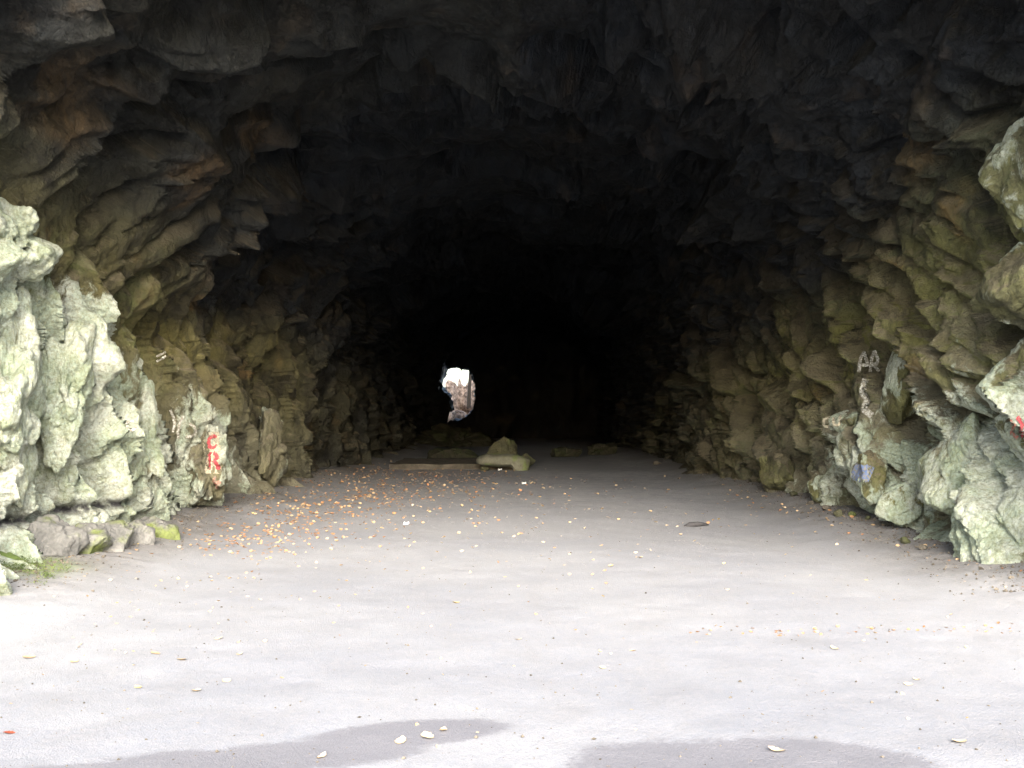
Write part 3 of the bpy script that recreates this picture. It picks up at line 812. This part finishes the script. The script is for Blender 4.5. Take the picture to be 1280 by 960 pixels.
def strokes(name, lines, width, bvh, mat, parent, label, lift=0.006):
    """sprayed strokes lying 5 mm proud of the stone they were sprayed on"""
    V, Fc = [], []
    for ln in lines:
        p = np.array(ln, float)
        # smooth through the points
        t = np.linspace(0, len(p) - 1, len(p) * 14)
        q = np.stack((np.interp(t, range(len(p)), p[:, 0]), np.interp(t, range(len(p)), p[:, 1])), 1)
        for _ in range(4): q[1:-1] = (q[:-2] + 2 * q[1:-1] + q[2:]) / 4
        d = np.gradient(q, axis=0); d /= np.maximum(np.linalg.norm(d, axis=1, keepdims=True), 1e-6)
        nn = np.stack((-d[:, 1], d[:, 0]), 1)
        rows = []
        for i in range(len(q)):
            wv = width * (0.85 + 0.3 * random.random())
            row = []
            for s in (-1, -.33, .33, 1):
                a = q[i] + nn[i] * s * wv / 2
                hit, nrm, _, dist = bvh.ray_cast(CAM, ray(*a))
                if hit is None: row = None; break
                if nrm.dot(ray(*a)) > 0: nrm = -nrm
                row.append((hit + nrm * lift, dist))
            rows.append(row)
        for i in range(len(rows) - 1):
            if rows[i] is None or rows[i + 1] is None: continue
            for k_ in range(3):
                qd = [rows[i][k_], rows[i][k_ + 1], rows[i + 1][k_ + 1], rows[i + 1][k_]]
                ds = [b for _, b in qd]
                if max(ds) - min(ds) > 0.25: continue
                o = len(V); V += [a[:] for a, _ in qd]; Fc.append((o, o + 1, o + 2, o + 3))
    if not Fc: print('NO HIT', name, label); return
    o = link(name, mesh_np(name, np.array(V), np.array(Fc), mat), parent)
    return tag(o, label)
M_RED = paint_mat('red_paint', (0.42, 0.07, 0.08), 0.39)
M_REDF = paint_mat('faded_red_paint', (0.36, 0.13, 0.09), 0.48)
M_WHITE = paint_mat('white_paint', (0.58, 0.58, 0.52), 0.53)
M_CREAM = paint_mat('cream_paint', (0.52, 0.47, 0.34), 0.47)
M_BLUE = paint_mat('blue_paint', (0.13, 0.19, 0.34), 0.49)
# pale undercoat first, then the letters
strokes('paint_patch', [[(264, 540), (265, 560), (266, 580), (266, 592)]], 20, BL, M_CREAM, wallL, 'faded cream paint behind the red letters')
for lines, wd, bv, mt, wal, lab in (
    ([[(271, 549), (267, 545), (262, 547), (260, 553), (262, 559), (267, 560), (271, 557)]], 4.4, BL, M_RED, wallL, 'red sprayed letter C'),
    ([[(262, 588), (262, 576), (262, 567), (267, 566), (271, 568), (272, 573), (268, 577), (271, 579), (273, 583), (272, 587)]], 4.2, BL, M_RED, wallL, 'red sprayed letter like an R below the C'),
    ([[(270, 596), (267, 600), (270, 604), (275, 602), (270, 609), (273, 611)]], 3.2, BL, M_REDF, wallL, 'faded small red letter under the red letters'),
    ([[(213, 512), (216, 520), (218, 530), (216, 540)]], 3, BL, M_WHITE, wallL, 'white sprayed stroke left of the red letters'),
    ([[(229, 520), (224, 530), (222, 540), (223, 548)]], 3, BL, M_WHITE, wallL, 'white sprayed bow left of the red letters'),
    ([[(236, 530), (242, 533), (244, 540), (240, 545), (232, 546)]], 3, BL, M_WHITE, wallL, 'white sprayed hook left of the red letters'),
    ([[(196, 446), (207, 440)]], 2.6, BL, M_WHITE, wallL, 'upper of two short white strokes high on the wall'),
    ([[(196, 452), (208, 445)]], 2.6, BL, M_WHITE, wallL, 'lower of two short white strokes high on the wall'),
    ([[(172, 527), (162, 526), (158, 529), (159, 534), (165, 538), (172, 534)]], 3, BL, M_WHITE, wallL, 'small white curl on a dusty slab'),
    ([[(1074, 466), (1076, 448), (1080, 441), (1083, 450), (1085, 457), (1077, 457)]], 4, BR, M_WHITE, wallR, 'left white sprayed letter on a narrow upright rock'),
    ([[(1088, 466), (1090, 447), (1094, 440), (1098, 450), (1096, 456), (1091, 456), (1099, 465)]], 4, BR, M_WHITE, wallR, 'right white sprayed letter on a narrow upright rock'),
    ([[(1038, 522), (1030, 525), (1030, 533), (1037, 534)]], 3, BR, M_CREAM, wallR, 'faint cream letter C on a jutting ledge'),
    ([[(1042, 522), (1043, 531), (1049, 531), (1051, 520)]], 3, BR, M_CREAM, wallR, 'faint cream letter U on a jutting ledge'),
    ([[(1262, 524), (1268, 532), (1264, 542), (1272, 548)]], 4, BR, M_REDF, wallR, 'red squiggle near the right edge'),
    ([[(1272, 522), (1278, 530), (1275, 540), (1281, 550)]], 4.5, BR, M_RED, wallR, 'red squiggle at the right edge')):
    strokes('graffiti', lines, wd, bv, mt, wal, lab, 0.014)
strokes('paint_patch', [[(1082, 474), (1078, 490), (1084, 500), (1080, 512), (1090, 520)]], 8, BR, M_WHITE, wallR, 'dribbled white paint under the white letters')
strokes('paint_patch', [[(1066, 588), (1074, 592), (1080, 590), (1089, 594)]], 20, BR, M_BLUE, wallR, 'faded blue paint blotch on a low rock')

# ------------------------------------------------------------------ leaves and litter
def leaf_mesh(seed, mat, size=0.068):
    r = np.random.default_rng(seed)
    n = 9
    V, Fc = [], []
    curl = r.uniform(0.15, 0.7); twist = r.uniform(-.5, .5); aspect = r.uniform(0.45, 0.8)
    for i in range(n):
        t = i / (n - 1)
        hwid = aspect * 0.5 * math.sin(math.pi * min(0.02 + t * 0.97, 1)) ** 0.75 * (1 + .14 * (-1) ** i)
        for s in (-1, 0, 1):
            zz = curl * (t - .5) ** 2 + (0.22 if s else 0) * hwid + twist * s * hwid * (t - .5)
            V.append(((t - .5), s * hwid, zz + 0.04))
    V = np.array(V) * size
    for i in range(n - 1):
        for k_ in range(2):
            a = i * 3 + k_; Fc.append((a, a + 1, a + 4, a + 3))
    V[:, 2] -= V[:, 2].min() - 0.002
    return V, np.array(Fc)
LEAF = {'tan': flat_mat('tan_leaf', (0.50, 0.35, 0.20), .35), 'cream': flat_mat('cream_leaf', (0.60, 0.46, 0.29), .3), 'rust': flat_mat('rust_leaf', (0.42, 0.225, 0.11), .4), 'red': flat_mat('red_leaf', (0.36, 0.08, 0.04), .4), 'yellow': flat_mat('yellow_leaf', (0.58, 0.43, 0.19), .3)}
lib = {c: [] for c in LEAF}
for c in LEAF:
    for s in range(4):
        V, Fc = leaf_mesh(900 + s * 7 + hash(c) % 1 + len(c) * 31, LEAF[c])
        lib[c].append((V, Fc, mesh_np('fallen_leaf', V, Fc, LEAF[c])))
def put_leaf(px, py, colour, size, label, rz=None, group='fallen leaves on the tunnel floor'):
    X, Yd = on_ground(px, py)
    o = bpy.data.objects.new('fallen_leaf', random.choice(lib[colour])[2])
    COL.objects.link(o)
    o.location = (X, Yd, gz(X, Yd)); o.scale = (size * .8,) * 3
    o.rotation_euler = (random.uniform(-.2, .2), random.uniform(-.2, .2), random.uniform(0, 6.28) if rz is None else rz)
    return tag(o, label, 'leaf', group)
hero = [(14, 918, 'red', 1.1, 'reddish brown leaf alone near the bottom left corner of the floor'), (967, 938, 'cream', 1.5, 'large cream leaf on the dark patch at bottom right'),
        (1192, 928, 'cream', 1.5, 'long cream leaf at the right tip of the dark patch'), (1040, 806, 'cream', 1.6, 'pale leaf on the bright tarmac, right of centre'),
        (1130, 849, 'cream', 1.0, 'lower of two pale leaves close together on the right'), (1141, 842, 'cream', 1.1, 'upper of two pale leaves close together on the right'),
        (570, 752, 'yellow', 1.4, 'yellowish leaf on the tarmac left of centre'), (275, 797, 'cream', 1.2, 'pale leaf alone on the left of the bright tarmac'),
        (196, 814, 'tan', 1.7, 'long tan leaf lying level on the left'), (229, 822, 'tan', 1.4, 'tan leaf just right of the long tan leaf'),
        (175, 856, 'yellow', 1.0, 'small yellow leaf on the bright left tarmac'), (247, 860, 'cream', 1.4, 'whitish leaf on the bright left tarmac, half blown out'),
        (285, 847, 'cream', 1.2, 'whitish leaf nearest above the dark patch'), (301, 815, 'cream', 1.0, 'small whitish leaf left of centre'),
        (38, 818, 'tan', 1.7, 'crumpled tan leaf by the left edge'), (95, 823, 'tan', 1.2, 'small tan leaf right of the crumpled one'),
        (555, 910, 'cream', 1.4, 'crumpled cream leaf in the middle of the left dark patch'), (535, 918, 'cream', 1.6, 'cream leaf just left of the crumpled one on the dark patch'), (502, 924, 'cream', 1.4, 'lowest cream leaf on the left dark patch'), (404, 943, 'cream', 1.3, 'cream leaf at the left end of the dark patch'),
        (800, 697, 'cream', 1.5, 'bright cream leaf in the middle distance, right of centre'), (763, 707, 'yellow', 1.4, 'yellowish leaf left of the bright cream leaf'), (790, 808, 'cream', 1.0, 'small pale leaf below centre'), (648, 795, 'cream', 1.0, 'pale leaf at the centre of the floor'), (752, 828, 'cream', 1.1, 'pale leaf low at the centre right')]
for h_ in hero: put_leaf(h_[0], h_[1], h_[2], h_[3], h_[4])
cands = []
r = np.random.default_rng(77)
def spray(n, f, cols, smin=.55, smax=1.15):
    c = 0
    while c < n:
        q = f()
        if q is None: continue
        px, py = q
        if py < 578 or not (2 < px < 1278): continue
        X, Yd = on_ground(px, py)
        if abs(X) > 4.55: continue
        cands.append((X, Yd, cols[r.integers(len(cols))], r.uniform(smin, smax) * (0.5 + 0.5 * float(sstep(6, 15, Yd))))); c += 1
# drift along the left foot, deep end
spray(1100, lambda: ((lambda t: (465 - 215 * t + r.normal() * 36 + r.exponential(40), 590 + 98 * t + r.normal() * 12))(r.random() ** 1.3)), ['rust', 'tan', 'rust', 'tan', 'rust'], .6, 1.15)
spray(420, lambda: (545 + r.normal() * 70, 586 + abs(r.normal()) * 20), ['rust', 'tan', 'tan'], .6, 1.2)
spray(300, lambda: (590 + r.normal() * 150, 596 + r.exponential(42)), ['tan', 'cream', 'rust', 'tan'], .6, 1.2)
spray(150, lambda: (r.uniform(10, 1260), 640 + r.exponential(75)), ['cream', 'tan', 'cream', 'yellow'])
spray(60, lambda: (r.uniform(10, 330), 715 + r.exponential(40)), ['tan', 'cream', 'tan'])
spray(70, lambda: (lambda t: (860 + 400 * t, 786 - 4 * t + r.normal() * 2.5))(r.random()), ['tan', 'rust', 'rust'], .6, 1.2)
spray(90, lambda: (lambda t: (880 + 395 * t + r.normal() * 10, 612 + 120 * t + r.normal() * 8))(r.random()), ['tan', 'rust', 'cream'], .5, 1.1)
cands.sort(key=lambda c: c[3] / c[1], reverse=True)
n_ind = 292 - len(hero)
words = {'tan': 'small tan fallen leaf', 'cream': 'small cream fallen leaf', 'rust': 'small rust brown fallen leaf', 'yellow': 'small yellowish fallen leaf'}
for X, Yd, c, s in cands[:n_ind]:
    o = bpy.data.objects.new('fallen_leaf', lib[c][r.integers(4)][2])
    COL.objects.link(o)
    o.location = (X, Yd, gz(X, Yd)); o.scale = (s * .8,) * 3
    o.rotation_euler = (r.uniform(-.7, .7), r.uniform(-.7, .7), r.uniform(0, 6.28))
    zone = 'on the left of the floor' if X < -1.6 else 'on the right of the floor' if X > 1.6 else 'along the middle of the floor'
    tag(o, words[c] + ' scattered ' + zone, 'leaf', words[c] + 's ' + zone)
V, Fc, mi, off = [], [], [], 0
names = list(LEAF)
for X, Yd, c, s in cands[n_ind:]:
    a, b, _ = lib[c][r.integers(4)]
    th = r.uniform(0, 6.28); ct, st_ = math.cos(th), math.sin(th)
    ti = r.uniform(-.9, .9); q = a * s * .95
    q = np.stack((q[:, 0], q[:, 1] * math.cos(ti) - q[:, 2] * math.sin(ti), q[:, 1] * math.sin(ti) + q[:, 2] * math.cos(ti)), 1); q[:, 2] -= q[:, 2].min()
    V.append(np.stack((q[:, 0] * ct - q[:, 1] * st_ + X, q[:, 0] * st_ + q[:, 1] * ct + Yd, q[:, 2] + gz(X, Yd)), 1))
    Fc.append(b + off); off += len(a); mi += [names.index(c)] * len(b)
me = mesh_np('leaf_litter', np.vstack(V), np.vstack(Fc))
for c in names: me.materials.append(LEAF[c])
me.polygons.foreach_set('material_index', np.array(mi, np.int32))
tag(link('leaf_litter', me), 'drift of brown leaves along the foot of the left wall', None, None, 'stuff')

M_PAPER = flat_mat('white_paper', (0.8, 0.8, 0.78), .1)
for px, py, sz, lab in ((508, 655, .05, 'white scrap of litter on the left of the floor'), (655, 606, .06, 'white scrap of litter just in front of the stone slab'), (625, 588, .07, 'white scrap of litter under the stone slab')):
    X, Yd = on_ground(px, py)
    v = np.array([(-.5, -.4, .02), (.5, -.35, .12), (.45, .4, .05), (-.4, .45, .5), (0, 0, .35), (-.5, 0, .1), (.5, .05, .55)]) * sz * 1.6
    f = np.array([(0, 1, 4), (1, 6, 4), (6, 2, 4), (2, 3, 4), (3, 5, 4), (5, 0, 4)])
    tag(link('paper_scrap', mesh_np('paper_scrap', v + np.array((X, Yd, gz(X, Yd))), f, M_PAPER, smooth=False)), lab, 'litter', 'scraps of litter')
M_DARK = flat_mat('dark_bark', (0.05, 0.048, 0.05), .4)
X, Yd = on_ground(868, 656)
v_, f_ = limb([(X - .16, Yd + .02, gz(X, Yd) + .0), (X - .08, Yd, gz(X, Yd) + .02), (X + .03, Yd - .02, gz(X, Yd) + .035), (X + .12, Yd + .03, gz(X, Yd) + .03), (X + .2, Yd + .05, gz(X, Yd) + .02)], [.012, .04, .035, .022, .006])
tag(link('bark_piece', mesh_np('bark_piece', v_, f_, M_DARK)), 'dark flat scrap lying on the tarmac right of centre', 'debris')

# grit along the feet of the walls
g_ = N('grit'); gn = g_.noise(6, 3)
M_GRIT = g_.done(g_.mix(g_.ramp(gn, .35, .65), (0.05, 0.043, 0.033), (0.15, 0.13, 0.10)), .9)
oct_v = np.array([(1, 0, 0), (0, 1, 0), (-1, 0, 0), (0, -1, 0), (0, 0, .8), (0, 0, -.8)], float)
oct_f = np.array([(0, 1, 4), (1, 2, 4), (2, 3, 4), (3, 0, 4), (1, 0, 5), (2, 1, 5), (3, 2, 5), (0, 3, 5)])
n_g = 9500
sx = np.where(r.random(n_g) < .5, -1, 1); gyv = 8.5 + 16 * r.random(n_g) ** 1.6
gxv = sx * np.minimum(4.75, 4.75 - r.exponential(.22, n_g))
gsz = 0.004 + np.minimum(r.exponential(.0045, n_g), .018)
# and thinly over the open floor
gyv[7000:] = 4.4 + 13 * r.random(2500) ** 1.3; gxv[7000:] = r.uniform(-4.4, 4.4, 2500); gsz[7000:] = 0.0025 + np.minimum(r.exponential(.002, 2500), .009)
gzv = ground_z(gxv[None, :], gyv[None, :])[0]
th = r.uniform(0, 6.28, n_g)
ov = oct_v[None] * (0.6 + .8 * r.random((n_g, 6, 1))) * gsz[:, None, None]
rx_ = ov[:, :, 0] * np.cos(th)[:, None] - ov[:, :, 1] * np.sin(th)[:, None]; ry_ = ov[:, :, 0] * np.sin(th)[:, None] + ov[:, :, 1] * np.cos(th)[:, None]
gv = np.stack((rx_ + gxv[:, None], ry_ + gyv[:, None], ov[:, :, 2] + (gzv + gsz * .3)[:, None]), -1).reshape(-1, 3)
gf = (oct_f[None] + (np.arange(n_g) * 6)[:, None, None]).reshape(-1, 3)
tag(link('gravel', mesh_np('gravel', gv, gf, M_GRIT, smooth=False)), 'fine grit along the feet of both walls and thinly over the floor', None, None, 'stuff')

# short moss and grass at the left foot
M_GRASS = flat_mat('moss_green', (0.13, 0.18, 0.05), .5)
V, Fc = [], []
tuft = [(-4.6 + r.normal() * .2, 9.3 + r.normal() * .2, r.uniform(.02, .06)) for _ in range(34)]
for i in range(1100):
    tx, ty, ts = tuft[r.integers(34)]; ty -= .12
    X, Yd = tx + r.normal() * ts, ty + r.normal() * ts
    zb = gz(X, Yd) + .05 * r.random(); hgt = r.uniform(.005, .018); a = r.uniform(0, 6.28); wd = .006
    lx, ly = r.normal() * .02, r.normal() * .02
    o = len(V)
    V += [(X - wd * math.cos(a), Yd - wd * math.sin(a), zb), (X + wd * math.cos(a), Yd + wd * math.sin(a), zb), (X + lx, Yd + ly, zb + hgt)]
    Fc.append((o, o + 1, o + 2))
tag(link('grass', mesh_np('grass', np.array(V), np.array(Fc), M_GRASS)), 'bright green moss and grass at the foot of the left wall', None, None, 'stuff')
